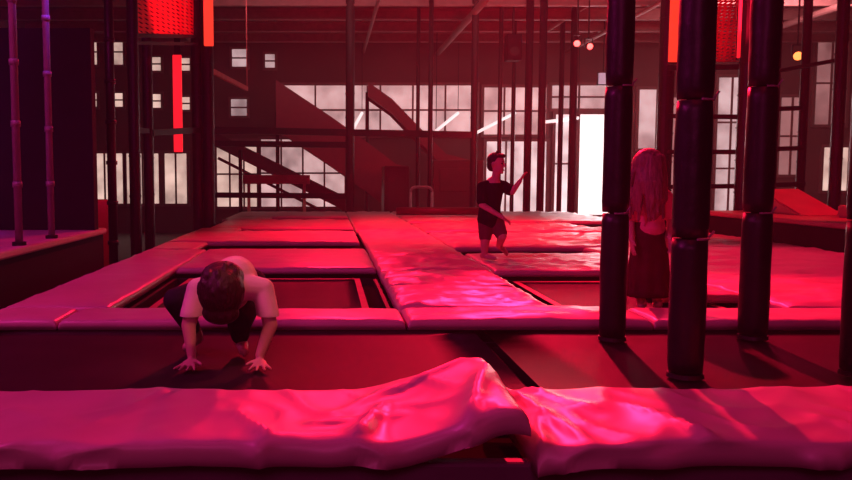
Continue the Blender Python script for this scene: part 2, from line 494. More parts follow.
# trampolines in the openings
def trampoline(x0, x1, y0, y1, label, strips=True, z=DZ - .03):
    t = empty('trampoline', ((x0 + x1) / 2, (y0 + y1) / 2, .90), label, 'trampoline', 'trampoline beds let into the deck')
    g = .16 if strips else .015
    ft = z - .01 if strips else z - .07
    b = B()
    n = 10
    vs = [[b.verts.new((x0 + g + (x1 - x0 - 2 * g) * i / n, y0 + g + (y1 - y0 - 2 * g) * j / n,
                        z - .02 * (1 - (2 * i / n - 1) ** 2) * (1 - (2 * j / n - 1) ** 2))) for j in range(n + 1)] for i in range(n + 1)]
    for i in range(n):
        for j in range(n):
            b.faces.new((vs[i][j], vs[i + 1][j], vs[i + 1][j + 1], vs[i][j + 1]))
    bmesh.ops.solidify(b, geom=list(b.faces), thickness=.006)
    obj('bed', b, MATBLK, t, True)
    f = B()
    for lo, hi in (((x0, y0, .90), (x0 + .03, y1, ft)), ((x1 - .03, y0, .90), (x1, y1, ft)),
                   ((x0 + .03, y0, .90), (x1 - .03, y0 + .03, ft)), ((x0 + .03, y1 - .03, .90), (x1 - .03, y1, ft))):
        box(f, lo, hi)
    obj('frame', f, STEEL, t)
    if strips:
        w = .05
        for lo, hi in (((x0 + g, y0 + g, z + .001), (x0 + g + w, y1 - g, z + .006)), ((x1 - g - w, y0 + g, z + .001), (x1 - g, y1 - g, z + .006)),
                       ((x0 + g + w, y0 + g, z + .001), (x1 - g - w, y0 + g + w, z + .006)), ((x0 + g + w, y1 - g - w, z + .001), (x1 - g - w, y1 - g, z + .006))):
            q = B(); box(q, lo, hi); obj('webbing', q, WEB, t)
    return t
trampoline(DX0 + .02, .87, 3.17, 4.68, 'black trampoline bed under the crawling child', False, DZ - .004)
trampoline(.90, 3.9, 3.19, 4.68, 'reddish black trampoline bed under the padded posts', False, DZ - .004)
trampoline(-1.43, .45, 5.18, 7.42, 'square trampoline bed behind the crawling child, left of the central strip')
trampoline(1.48, 2.98, 5.18, 7.22, 'trampoline bed the long haired girl stands on', True)
trampoline(-1.55, .43, 9.47, 10.48, 'narrow dark trampoline bed in the wide slot behind the bright red pad')
trampoline(-1.44, .43, 12.62, 13.38, 'thin dark trampoline bed, second slot from the back on the left')
trampoline(-1.19, .43, 16.02, 17.18, 'small far trampoline bed nearest the staircase')
trampoline(1.52, 4.4, 8.92, 9.60, 'dark slot of trampoline bed just right of the boy')
trampoline(1.52, 4.4, 12.12, 12.48, 'slim dark trampoline bed behind the boy, right half', False)
trampoline(1.52, DX1, 14.62, 15.18, 'farthest slim trampoline bed, towards the glass door', False)

# ------------------------------------------------------------------ raised platforms at the sides
t = empty('side_platform', (-4.2, 8.0, 0), 'raised purple lit platform with black skirt, left of the deck', 'platform')
b = B(); box(b, (-6.4, 4.0, 0), (-2.62, 9.3, 1.24)); obj('skirt', b, BLACK, t)
b = B(); box(b, (-6.45, 3.95, 1.24), (-2.58, 9.32, 1.31), .02); obj('top_pad', b, VINYL, t)
b = B(); _q = at(90, 28, 8.9); box(b, (-6.4, 8.9, 1.311), (_q.x, 9.05, _q.z)); b.normal_update()
tag(obj('black_screen', b, BLACK), 'tall black screen wall standing on the purple lit platform', 'screen')
t = empty('side_platform', (7.5, 11, 0), 'raised platform with black skirt and red pads, right edge of picture', 'platform')
b = B(); box(b, (6.15, 7.0, 0), (9.0, 13.2, 1.28)); obj('skirt', b, BLACK, t)
b = B(); box(b, (6.12, 7.0, 1.28), (9.0, 13.2, 1.35), .02); obj('top_pad', b, VINYL_RED, t)
b = B(); box(b, (-4.25, 14.0, 0), (-3.85, 14.5, 1.5), .03)
tag(obj('padded_block', b, VINYL_RED, None, True), 'red padded block between the black screen and the dark pole', 'pad')
# sloping pads on the right platform
def wedge(lo, hi, z0, z1, label):
    b = B()
    (x0, y0), (x1, y1) = lo, hi
    v = [b.verts.new(p) for p in ((x0, y0, z0), (x1, y0, z0), (x1, y1, z0), (x0, y1, z0), (x0, y1, z1), (x1, y1, z1))]
    for f in ((0, 3, 2, 1), (0, 1, 5, 4), (2, 3, 4, 5), (0, 4, 3), (1, 2, 5)):
        b.faces.new([v[i] for i in f])
    bmesh.ops.bevel(b, geom=list(b.edges), offset=.02, segments=2, affect='EDGES')
    return tag(obj('wedge_pad', b, VINYL_RED), label, 'pad')
wedge((6.75, 11.4), (7.4, 12.6), 1.352, 1.72, 'red sloping pad on the right platform, beside the thin pole')
wedge((7.0, 9.6), (8.4, 11.0), 1.352, 1.52, 'low red sloping pad on the right platform, at picture edge')

# ------------------------------------------------------------------ padded posts
def padded_post(name, x, y, label, r=.077, base=DZ, top=CEIL, n=8, seed=0, group=None):
    t = empty(name, (x, y, base), label, 'post', group)
    b = B(); tube(b, (x, y, base), (x, y, top), r * .45, seg=12); obj('steel_pole', b, STEEL, t, True)
    b = B(); tube(b, (x, y, base), (x, y, base + .02), r * 1.06, r * 1.02, 24); obj('foot_collar', b, SLEEVE, t, False)
    H = (top - base - .02) / n
    rnd = random.Random(seed)
    for k in range(n):
        z0, z1 = base + .02 + k * H + .004, base + .02 + (k + 1) * H - .004
        b = B()
        rings = []
        S = 24
        m = 12
        for i in range(m + 1):
            f = i / m
            rr = r * (1 + .02 * math.sin(PI * f)) * (.96 if i in (0, m) else 1)
            ring = []
            for j in range(S):
                a = 2 * PI * j / S
                q = rr * (1 + .05 * noise.noise(Vector((math.cos(a) * 2, math.sin(a) * 2, z0 * 3 + f * 4 + seed))))
                ring.append(b.verts.new((x + q * math.cos(a), y + q * math.sin(a), z0 + (z1 - z0) * f)))
            rings.append(ring)
        for i in range(m):
            for j in range(S):
                b.faces.new((rings[i][j], rings[i][(j + 1) % S], rings[i + 1][(j + 1) % S], rings[i + 1][j]))
        b.faces.new(list(reversed(rings[0]))); b.faces.new(rings[-1])
        obj('foam_sleeve', b, SLEEVE, t, True)
        if k:
            b = B()
            a = -PI / 2 + .75 + rnd.uniform(-.25, .25)
            cx, cy = x + r * 1.0 * math.cos(a), y + r * 1.0 * math.sin(a)
            for s in range(7):
                a0, a1 = a - 1.0 + s * .2, a - .8 + s * .2
                rr = r * 1.0
                tube(b, (x + rr * math.cos(a0), y + rr * math.sin(a0), z0 - .006), (x + rr * math.cos(a1), y + rr * math.sin(a1), z0 - .006), .005, seg=6)
            tube(b, (cx, cy, z0), (cx + .022 * math.cos(a), cy + .022 * math.sin(a), z0 + .03), .005, seg=6)
            obj('tie', b, TIE, t)
    return t
padded_post('padded_post', 1.575, 4.38, 'black padded post with pale ties, leftmost of the three near posts', seed=1, r=.071, group='black padded posts on the near beds')
padded_post('padded_post', 1.615, 3.56, 'nearest thick black padded post, casting shadow on the front pad', seed=2, n=9, r=.076, group='black padded posts on the near beds')
padded_post('padded_post', 2.375, 4.42, 'black padded post before the crinkled red pad, rightmost of three', seed=3, r=.076, group='black padded posts on the near beds')
padded_post('padded_post', 2.425, 3.60, 'black padded post cut by the right edge of the picture', seed=4, group='black padded posts on the near beds')

# slim poles on the left
def pole(px, py, Y, r, label, base=0, m=STEEL, top=CEIL, group=None, joints=0):
    p = at(px, py, Y)
    t = empty('slim_pole', (p.x, Y, base), label, 'pole', group)
    b = B(); tube(b, (p.x, Y, base), (p.x, Y, top), r, seg=14); obj('tube', b, m, t, True)
    b = B(); tube(b, (p.x, Y, base), (p.x, Y, base + .03), r * 1.8, r * 1.8, 14); obj('foot', b, STEEL, t)
    for k in range(joints):
        z = base + .5 + k * .52
        q = B(); tube(q, (p.x, Y, z), (p.x, Y, z + .05), r * 1.25, seg=14); obj('joint_ring', q, m, t, True)
    return t
pole(15.5, 120, 6.9, .033, 'slim pole with purple glow, leftmost in front of black screen', 1.31, GREYSTEEL, joints=8)
pole(48.5, 120, 7.7, .032, 'slim pole with purple glow, second from left before black screen', 1.31, GREYSTEEL, joints=8)
pole(111, 130, 10.4, .058, 'padded dark pole right of the black screen edge', 0, SLEEVE, joints=8)
# small poles in the middle distance
pole(418, 100, 21.2, .05, 'thin dark pole left of the white hoop, behind the railing', 0)
pole(430.5, 100, 20.3, .06, 'thin dark pole just right of the white hoop', 0)
pole(500, 100, 20.8, .055, 'thin dark pole right behind the boy head', 0)
pole(513, 120, 24.0, .06, 'dark pole under the hanging black speaker', 0)
pole(527.5, 150, 20.5, .095, 'thick black pole nearest the raised hand of the boy', 0, BLACK)
pole(541, 150, 20.5, .095, 'thick black pole second right of the boy hand', 0, BLACK)
pole(560, 150, 23.0, .07, 'narrow dark pole left of the glass door pair', 0, BLACK)
pole(572, 150, 22.0, .10, 'dark pole at the left side of the bright glass door', 0, BLACK)

# ------------------------------------------------------------------ frames
def frame_thing(name, loc, label, cat):
    return empty(name, loc, label, cat)
def post_part(t, px, Y, r, m=SLEEVE, base=0, top=CEIL, py=120, name='post'):
    p = at(px, py, Y)
    b = B(); tube(b, (p.x, Y, base), (p.x, Y, top), r, seg=16)
    k = base + .4
    while k < top - .1:
        tube(b, (p.x, Y, k), (p.x, Y, k + .03), r * 1.07, seg=16); k += .6
    return obj(name, b, m, t)
def rail_part(t, x0, y0, Y0, x1, y1, Y1, w, h, m=STEEL, name='rail'):
    b = B(); beam(b, at(x0, y0, Y0), at(x1, y1, Y1), w, h); return obj(name, b, m, t)

t = frame_thing('climbing_tower', (-2.9, 13.5, 0), 'tall dark climbing tower frame with red net, left of the deck', 'climbing frame')
post_part(t, 134, 12.0, .085); post_part(t, 148, 13.2, .085)
post_part(t, 197, 15.0, .10); post_part(t, 208, 15.0, .115)
rail_part(t, 134, 35.5, 12.0, 197, 36.5, 15.0, .09, .06)
rail_part(t, 134, 43, 12.0, 197, 44, 15.0, .09, .05)
rail_part(t, 134, 130, 12.0, 148, 131, 13.2, .08, .08)
rail_part(t, 148, 133, 13.2, 197, 130, 15.0, .20, .10, STEEL, 'platform_edge')
b = B()
p, q, u, v = at(137, 34, 12.0), at(195, 35, 15.0), at(195, -14, 15.0), at(137, -40, 12.0)
n = 12
vs = [[b.verts.new(p.lerp(q, i / n).lerp(v.lerp(u, i / n), j / n) + Vector((0, .03 * math.sin(i * 1.1) * math.sin(j * .7), 0))) for j in range(n + 1)] for i in range(n + 1)]
for i in range(n):
    for j in range(n):
        b.faces.new((vs[i][j], vs[i + 1][j], vs[i + 1][j + 1], vs[i][j + 1]))
obj('net', b, NETRED, t, True)

t = frame_thing('railing', (.5, 20.8, 0), 'dark railing frame with three rails behind the deck, around the stairs', 'railing')
post_part(t, 350, 20.6, .115, STEEL); post_part(t, 474, 20.6, .09, STEEL); post_part(t, 240, 21.0, .05, STEEL, 0, at(240, 150, 21).z)
rail_part(t, 213, 130, 20.6, 474, 135, 20.6, .14, .17); rail_part(t, 213, 143.5, 20.6, 350, 145, 20.6, .14, .15)
rail_part(t, 213, 195, 20.6, 350, 196, 20.6, .12, .14)

t = frame_thing('climbing_gym', (9, 17, 0), 'dark climbing frame of posts and rails on the right, with red net', 'climbing frame')
post_part(t, 665, 17.0, .16); post_part(t, 745, 15.0, .14); post_part(t, 773, 15.6, .10); post_part(t, 803, 16.4, .085, STEEL); post_part(t, 838, 14.0, .10)
rail_part(t, 665, 68, 17.0, 745, 67, 15.0, .12, .10); rail_part(t, 665, 152, 17.0, 745, 152, 15.0, .1, .09); rail_part(t, 665, 187, 17.0, 745, 186, 15.0, .1, .09)
rail_part(t, 745, 110, 15.0, 803, 108, 16.4, .1, .09); rail_part(t, 745, 150, 15.0, 803, 148, 16.4, .1, .09); rail_part(t, 745, 186, 15.0, 803, 184, 16.4, .1, .09)
rail_part(t, 665, 116, 17.0, 745, 117, 15.0, .1, .09); rail_part(t, 773, 72, 15.6, 838, 60, 14.0, .08, .06)
b = B()
p, q, u, v = at(716, 62, 16.0), at(742, 62, 15.3), at(742, -20, 15.3), at(716, -20, 16.0)
f = b.faces.new([b.verts.new(k) for k in (p, q, u, v)])
bmesh.ops.subdivide_edges(b, edges=list(b.edges), cuts=6, use_grid_fill=True)
obj('net', b, NETRED, t)

# red light tubes
def led(px, y0, y1, Y, w, m, label, hang=None):
    a, c = at(px, y0, Y), at(px, y1, Y)
    c.x = a.x
    t = empty('light_tube', (a.x, Y, c.z), label, 'light')
    b = B(); box(b, (a.x - w / 2, Y - .03, c.z), (a.x + w / 2, Y + .03, a.z), .015); obj('diffuser', b, m, t)
    b = B(); box(b, (a.x - w * .35, Y + .031, c.z - .03), (a.x + w * .35, Y + .07, max(a.z + .03, CEIL))); obj('housing', b, STEEL, t)
    return t
led(177, 55, 152, 15.6, .17, LED_RED, 'tall glowing red light strip inside the left climbing tower')
led(208, -20, 46, 14.6, .17, LED_ORANGE, 'red light strip at the top of the left tower, right of the net')
led(678, -25, 62, 14.6, .24, LED_ORANGE, 'wide orange red light strip above the long haired girl')
led(741.5, -20, 58, 14.6, .05, LED_RED, 'thin red light strip beside the right net')

# stairs, slides
t = empty('staircase', (-1.4, 22.0, 0), 'dark open staircase descending to the right behind the railing', 'staircase')
A0, A1 = at(208, 136, 22.0), at(345, 204, 22.0)
for dy in (0, 1.0):
    b = B(); beam(b, A0 + Vector((0, dy, 0)), A1 + Vector((0, dy, 0)), .07, .34); obj('stringer', b, SLIDED, t)
for k in range(10):
    p = A0.lerp(A1, (k + .5) / 10)
    b = B(); box(b, (p.x - .15, p.y + .04, p.z - .02), (p.x + .15, p.y + .96, p.z + .02)); obj('tread', b, SLIDED, t)
b = B(); beam(b, at(218, 158, 22.0), at(330, 215, 22.0), .05, .08); obj('under_rail', b, SLIDED, t)
b = B(); box(b, (A1.x - .1, 21.95, 0), (A1.x + .1, 23.05, A1.z)); obj('foot_post', b, SLIDED, t)

def slide(pts, Y, depth, wall, m, label, m2=None):
    """a trough with two side walls that follows the given edge"""
    P3 = [at(x, y, Y) for x, y in pts]
    t = empty('slide', (P3[-1].x, Y, 0), label, 'slide')
    for k, dy in enumerate((0, depth)):
        b = B()
        top = [p + Vector((0, dy, 0)) for p in P3]
        bot = [p + Vector((0, dy, -wall)) for p in P3]
        vs = [[b.verts.new(p + Vector((0, e, 0))) for p in row] for row in (top, bot) for e in (-.04, .04)]
        n = len(P3)
        tf, tb, bf, bb = vs
        for i in range(n - 1):
            b.faces.new((tf[i], bf[i], bf[i + 1], tf[i + 1])); b.faces.new((tb[i], tb[i + 1], bb[i + 1], bb[i]))
            b.faces.new((tf[i], tf[i + 1], tb[i + 1], tb[i])); b.faces.new((bf[i], bb[i], bb[i + 1], bf[i + 1]))
        b.faces.new((tf[0], tb[0], bb[0], bf[0])); b.faces.new((tf[-1], bf[-1], bb[-1], tb[-1]))
        obj('side_wall', b, m, t)
    b = B()
    up = [p + Vector((0, .05, -wall * .55)) for p in P3]
    lo = [p + Vector((0, depth - .05, -wall * .55)) for p in P3]
    va, vb = [b.verts.new(p) for p in up], [b.verts.new(p) for p in lo]
    for i in range(len(P3) - 1):
        b.faces.new((va[i], va[i + 1], vb[i + 1], vb[i]))
    bmesh.ops.solidify(b, geom=list(b.faces), thickness=.05)
    obj('chute', b, m2 or m, t)
    for i in (0, len(P3) // 2):
        p = P3[i]
        if p.z - wall > .3:
            b = B(); tube(b, (p.x, Y + depth / 2, 0), (p.x, Y + depth / 2, p.z - wall * .6), .06); obj('support_leg', b, STEEL, t, True)
    return t
slide([(276, 80), (294, 92), (330, 116), (368, 143), (396, 164), (408, 168)], 23.6, 1.2, 1.45, SLIDEM, 'maroon slide running down behind the railing to a dark end box')
slide([(368, 82), (392, 99), (420, 128), (446, 154), (470, 160)], 25.2, .9, .45, SLIDEM, 'thinner maroon slide further back, right of the main one')
b = B(); p = at(384, 166, 21.6); q = at(409, 214, 21.6)
box(b, (p.x, 21.5, 0), (q.x, 22.6, p.z), .03); box(b, (p.x + .08, 21.47, .2), (q.x - .08, 21.51, p.z - .1), .01)
tag(obj('end_box', b, SLIDED), 'dark maroon box at the foot of the main slide', 'box')
b = B(); p = at(432, 160, 23.2); q = at(482, 215, 23.2)
box(b, (p.x, 23.0, 0), (q.x, 24.4, p.z), .03); box(b, (p.x + .2, 22.96, p.z - .9), (q.x - .2, 23.02, p.z - .25), .01)
tag(obj('counter', b, SLIDED), 'low maroon counter behind the pole and left of the boy', 'counter')
b = B(); p = at(243, 175, 21.5); q = at(310, 184, 21.5); box(b, (p.x, 21.4, q.z), (q.x, 21.5, p.z), .01)
for X in (p.x + .15, q.x - .15):
    box(b, (X - .04, 21.5, 0), (X + .04, 21.56, p.z - .02))
tag(obj('bench_board', b, SALMON), 'salmon pink bench board under the staircase', 'bench')
b = B(); p = at(410.5, 212, 19.95); q = at(432, 187, 19.95)
pts = [Vector((p.x, 19.95, 0))] + [Vector((p.x, 19.95, q.z - .12))] + [Vector((p.x + .12 * (1 - math.cos(a)), 19.95, q.z - .12 + .12 * math.sin(a))) for a in (.5, 1.0, 1.57)]
pts += [Vector((q.x - .12 * (1 - math.cos(a)), 19.95, q.z - .12 + .12 * math.sin(a))) for a in (1.57, 1.0, .5)] + [Vector((q.x, 19.95, q.z - .12)), Vector((q.x, 19.95, 0))]
polytube(b, pts, .035)
tag(obj('metal_hoop', b, GREYSTEEL, None, True), 'pale grey metal hoop rail standing at the back edge of the deck', 'rail')
b = B(); beam(b, at(212, 71, 16.2), at(247, 89, 19.0), .06, .10)
beam(b, at(212, 71, 16.2), Vector((at(212, 71, 16.2).x, 16.2, CEIL - .03)), .04, .04); beam(b, at(247, 89, 19.0), Vector((at(247, 89, 19.0).x, 19.0, CEIL - .03)), .02, .02)
tag(obj('red_strap', b, WEB), 'thin red sloping strip right of the left climbing tower', 'strap')

# fluorescent tubes seen in the window band
for i, (x0, y0, x1, y1, lab) in enumerate(((436, 131, 458, 113, 'glowing white ceiling tube seen left of the boy head'), (476, 133, 515, 113, 'glowing white ceiling tube behind the boy head, longest of the three'),
                                           (545, 122, 578, 118, 'glowing white ceiling tube left of the glass door'), (352, 131, 362, 113, 'short glowing white tube above the railing, by the slide'))):
    a, c = at(x0, y0, 25.6), at(x1, y1, 26.9)
    t = empty('tube_lamp', a, lab, 'light', 'white tube lamps before the back windows')
    b = B(); tube(b, a, c, .05, seg=10); obj('tube', b, TUBE_W, t, True)
    for p in (a, c):
        q = B(); tube(q, p + Vector((0, 0, .05)), (p.x, p.y, CEIL), .012, seg=6); obj('hanger', q, STEEL, t)

# stage lights, speaker, amber lamp, screen
def stage_light(px, py, Y, lens, label, aim, s=1.0):
    p = at(px, py, Y)
    t = empty('stage_light', p, label, 'light', 'small coloured spot lamps')
    d = Vector(aim).normalized()
    b = B(); tube(b, p - d * .30 * s, p, .10 * s, .15 * s, 18); obj('can', b, STEEL, t, True)
    b = B(); tube(b, p + d * .001, p + d * .03 * s, .125 * s, .11 * s, 18); obj('lens', b, lens, t, True)
    b = B(); m = p - d * .15 * s
    box(b, (m.x - .17 * s, m.y - .02, m.z), (m.x - .14 * s, m.y + .02, m.z + .28 * s)); box(b, (m.x + .14 * s, m.y - .02, m.z), (m.x + .17 * s, m.y + .02, m.z + .28 * s))
    box(b, (m.x - .17 * s, m.y - .02, m.z + .28 * s), (m.x + .17 * s, m.y + .02, m.z + .31 * s)); tube(b, (m.x, m.y, m.z + .3 * s), (m.x, m.y, CEIL), .02, seg=8)
    obj('yoke', b, STEEL, t)
    return t
stage_light(577, 43.5, 20, LENS_RED, 'glowing red spot lamp under the ceiling, left of the pair', (-.35, -1, -.35), .62)
stage_light(590, 46.5, 20.3, LENS_RED, 'glowing red spot lamp under the ceiling, right of the pair', (.12, -1, -.25), .62)
stage_light(798, 56, 19, LENS_AMBER, 'small amber lamp high between the right poles', (-.4, -1, -.3), .8)
t = empty('speaker', at(513, 48, 21), 'black loudspeaker hanging from the ceiling right of the window band', 'speaker')
p = at(506, 35, 21); q = at(520, 61, 21)
b = B(); box(b, (p.x, 20.8, q.z), (q.x, 21.2, p.z), .02); obj('cabinet', b, BLACK, t)
b = B(); tube(b, ((p.x + q.x) / 2, 20.79, q.z + .22), ((p.x + q.x) / 2, 20.80, q.z + .22), .12, seg=18); obj('cone', b, STEEL, t)
b = B(); tube(b, ((p.x + q.x) / 2, 21, p.z), ((p.x + q.x) / 2, 21, CEIL), .03); obj('hanger', b, STEEL, t)
t = empty('hanging_screen', at(604, 78, 24), 'small pale blue screen hanging beside the first padded post', 'screen')
p = at(599, 73, 24); q = at(609, 84, 24)
b = B(); box(b, (p.x, 23.97, q.z), (q.x, 24.05, p.z)); obj('panel', b, SIGN_BLUE, t)
b = B(); box(b, (p.x - .03, 24.05, q.z - .03), (q.x + .03, 24.1, p.z + .03)); tube(b, ((p.x + q.x) / 2, 24.07, p.z), ((p.x + q.x) / 2, 24.07, CEIL), .02); obj('bracket', b, STEEL, t)
for i, (x, y, lab) in enumerate(((240, 13, 'first of three small ceiling lamps above the staircase, leftmost'), (278, 11, 'middle of three small ceiling lamps above the staircase'), (315, 13, 'rightmost of three small ceiling lamps, left of the railing post'))):
    p = at(x, y, 24.9)
    t = empty('ceiling_lamp', (p.x, 24.9, CEIL), lab, 'light', 'small ceiling lamps above the stairs')
    b = B(); box(b, (p.x - .2, 24.75, p.z - .03), (p.x + .2, 25.05, p.z + .02)); obj('diffuser', b, GLASS_DIM, t)
    b = B(); box(b, (p.x - .03, 24.87, p.z + .02), (p.x + .03, 24.93, CEIL)); obj('stem', b, STEEL, t)

# ------------------------------------------------------------------ people
def ring_frame(d):
    d = d.normalized()
    u = d.orthogonal().normalized()
    return u, d.cross(u)

def capsule(bm, chain, seg=14):
    """closed tapered tube through [(point, radius), ...] with round ends"""
    pts = [Vector(p) for p, r in chain]
    rs = [r for p, r in chain]
    for (a, ra), (c, rc) in zip(zip(pts, rs), zip(pts[1:], rs[1:])):
        tube(bm, a, c, ra, rc, seg)
    for p, r in zip(pts, rs):
        bmesh.ops.create_uvsphere(bm, u_segments=seg, v_segments=max(6, seg // 2 + 1), radius=r, matrix=Matrix.Translation(p))

def ellipsoid(bm, c, rad, rot=None, seg=20):
    M = Matrix.Translation(Vector(c)) @ (rot.to_4x4() if rot else Matrix.Identity(4)) @ Matrix.Diagonal((*rad, 1))
    bmesh.ops.create_uvsphere(bm, u_segments=seg, v_segments=seg // 2 + 2, radius=1, matrix=M)

def fuse(name, bm, material, parent, voxel=.006, smooth=6, cuts=()):
    """the separate lumps in bm become one continuous skin"""
    me = bpy.data.meshes.new(name)
    bm.to_mesh(me); bm.free()
    o = bpy.data.objects.new(name, me)
    COL.objects.link(o)
    r = o.modifiers.new('r', 'REMESH'); r.mode = 'VOXEL'; r.voxel_size = voxel; r.use_smooth_shade = True
    s = o.modifiers.new('s', 'SMOOTH'); s.factor = .5; s.iterations = smooth
    dg = bpy.context.evaluated_depsgraph_get()
    dg.update()
    ev = o.evaluated_get(dg)
    new = bpy.data.meshes.new_from_object(ev)
    bpy.data.objects.remove(o); bpy.data.meshes.remove(me)
    if cuts:
        b2 = bmesh.new(); b2.from_mesh(new)
        for co, no in cuts:      # everything on the side of the normal is cut away
            bmesh.ops.bisect_plane(b2, geom=list(b2.verts) + list(b2.edges) + list(b2.faces), plane_co=co, plane_no=no, clear_outer=True)
        b2.to_mesh(new); b2.free()
    new.materials.clear()
    return link(name, new, material, parent, True)

def hand(bm, wrist, fwd, pn, side, s=1.0, curl=.15, spread=.18):
    """palm, four unequal bent fingers and a thumb; fwd = finger direction, pn = palm normal, side = +1/-1 puts the thumb at +lat or -lat"""
    f = Vector(fwd).normalized(); n = Vector(pn).normalized(); n = (n - f * n.dot(f)).normalized()
    lat = f.cross(n) * side
    w = Vector(wrist)
    R = Matrix((f, lat, n)).transposed()
    ellipsoid(bm, w + f * .036 * s, (.042 * s, .034 * s, .014 * s), R)
    capsule(bm, [(w - f * .02 * s, .020 * s), (w + f * .02 * s, .019 * s)])
    for k, (o_, L) in enumerate(((.026, .055), (.009, .062), (-.009, .057), (-.025, .045))):
        a = (o_ / .026) * spread
        d = (f * math.cos(a) + lat * math.sin(a)).normalized()
        p0 = w + f * .055 * s + lat * o_ * s
        p1 = p0 + d * .035 * s
        d2 = (d + n * curl).normalized()
        p2 = p1 + d2 * L * .45 * s
        d3 = (d2 + n * curl * 1.4).normalized()
        p3 = p2 + d3 * L * .35 * s
        capsule(bm, [(p0, .0088 * s), (p1, .0082 * s), (p2, .0074 * s), (p3, .0062 * s)], 10)
    d = (f * .65 + lat * .8).normalized()
    p0 = w + f * .012 * s + lat * .022 * s
    p1 = p0 + d * .036 * s
    p2 = p1 + (d + f * .5).normalized() * .026 * s
    capsule(bm, [(p0, .012 * s), (p1, .0095 * s), (p2, .0075 * s)], 10)

def head(bm, c, look, up, s=1.0):
    """skull, jaw, nose, ears, lips; returns the frame for eyes and hair"""
    fw = Vector(look).normalized(); u = Vector(up); u = (u - fw * u.dot(fw)).normalized(); sd = fw.cross(u)
    R = Matrix((sd, fw, u)).transposed()
    c = Vector(c)
    G = lambda x, y, z: c + sd * x * s + fw * y * s + u * z * s
    ellipsoid(bm, G(0, -.008, .022), (.070 * s, .088 * s, .085 * s), R)
    ellipsoid(bm, G(0, .022, -.045), (.054 * s, .058 * s, .062 * s), R)
    capsule(bm, [(G(0, .086, .004), .009 * s), (G(0, .098, -.022), .013 * s)], 10)
    ellipsoid(bm, G(0, .073, -.062), (.022 * s, .012 * s, .010 * s), R, 12)
    ellipsoid(bm, G(0, .066, -.088), (.020 * s, .016 * s, .014 * s), R, 12)
    for x in (-1, 1):
        ellipsoid(bm, G(.071 * x, -.005, -.008), (.012 * s, .020 * s, .030 * s), R, 12)
    return G, R

def face_bits(t, G, R, s):
    for x in (-1, 1):
        b = B(); ellipsoid(b, G(.028 * x, .074, .006), (.013 * s, .008 * s, .008 * s), R, 12); obj('eye', b, EYEM, t, True)
        b = B(); ellipsoid(b, G(.028 * x, .080, .026), (.016 * s, .006 * s, .004 * s), R, 12); obj('eyebrow', b, HAIRK, t, True)
    b = B(); ellipsoid(b, G(0, .082, -.060), (.021 * s, .006 * s, .006 * s), R, 12); obj('lips', b, LIPM, t, True)

V = Vector
# --- child on all fours on the front bed
px = lambda x, y, Y: at(x, y, Y)
t = empty('person', (-.48, 4.0, DZ), 'person in pale pink T-shirt crouching on hands and feet on the near bed', 'person')
hl, hr = V((px(190, 366, 3.76).x, 3.80, DZ + .030)), V((px(259, 366, 3.76).x, 3.80, DZ + .030))   # wrists, image left / right
sl, sr = V((-.645, 3.93, 1.345)), V((-.322, 3.93, 1.345))
el, er = V((-.682, 3.87, 1.175)), V((-.282, 3.87, 1.175))
hd = px(222.5, 293, 3.60)
hips = V((-.48, 4.27, 1.33))
kl, kr = V((-.775, 4.03, 1.275)), V((-.445, 3.98, 1.17))
al, ar = V((-.70, 4.20, 1.06)), V((-.455, 4.10, 1.06))
b = B()
capsule(b, [(hips, .105), (V((-.48, 4.12, 1.385)), .100), (V((-.48, 3.98, 1.375)), .110), (V((-.48, 3.90, 1.36)), .085)], 18)
capsule(b, [(sl, .050), (V((-.48, 3.93, 1.365)), .070), (sr, .050)])
capsule(b, [(V((-.48, 3.90, 1.37)), .048), (hd + V((0, .10, .01)), .044)])
for s_, e_, h_, sd in ((sl, el, hl, 1), (sr, er, hr, -1)):
    capsule(b, [(s_, .046), (e_, .036), (h_ + V((0, .01, .012)), .023)])
    hand(b, h_ + V((0, 0, -.012)), (-.12 * sd, -1, -.10), (0, -.05, -1), -1 * sd if False else (1 if sd == 1 else -1) * 1, 1.0, -.0, .34)
hx = {1: -1}
for k_, a_, s_ in ((kl, al, -1), (kr, ar, 1)):
    h0 = hips + V((.07 * s_, 0, -.02))
    capsule(b, [(h0, .080), (k_, .055), (a_, .036)])
    capsule(b, [(a_ + V((0, .02, -.015)), .034), (a_ + V((.02 * s_, -.06, -.025)), .030), (a_ + V((.03 * s_, -.13, -.036)), .022)])
G, R = head(b, hd, (0, .22, -.97), (0, -.97, -.22), 1.24)
fuse('body', b, SKIN, t, .0055, 5)
k = 1.24
b = B(); ellipsoid(b, G(0, -.018, .030), (.086 * k, .094 * k, .090 * k), R, 24)
ellipsoid(b, G(0, -.055, -.015), (.080 * k, .058 * k, .088 * k), R, 24); ellipsoid(b, G(.0, .05, .066), (.068 * k, .045 * k, .044 * k), R, 20)
rnd = random.Random(3)
for i in range(46):
    a = rnd.uniform(0, 2 * PI); e_ = rnd.uniform(-.5, 1.3)
    q = V((.080 * math.cos(a) * math.cos(e_), -.022 + .088 * math.sin(a) * math.cos(e_), .03 + .085 * math.sin(e_)))
    if q.y > .045 and q.z < .05: continue
    capsule(b, [(G(*q), .013), (G(*(q * 1.03 + V((0, -.012, -.014)))), .008)], 8)
fuse('hair', b, HAIRB, t, .005, 6)
b = B()
capsule(b, [(hips + V((0, -.02, .01)), .112), (V((-.48, 4.12, 1.387)), .108), (V((-.48, 3.98, 1.378)), .120), (V((-.48, 3.915, 1.362)), .088)], 18)
capsule(b, [(V((-.48, 4.15, 1.33)), .09), (V((-.48, 3.98, 1.315)), .085)])
capsule(b, [(sl, .058), (V((-.48, 3.93, 1.367)), .078), (sr, .058)])
capsule(b, [(sl, .056), (sl.lerp(el, .75), .056)]); capsule(b, [(sr, .056), (sr.lerp(er, .75), .056)])
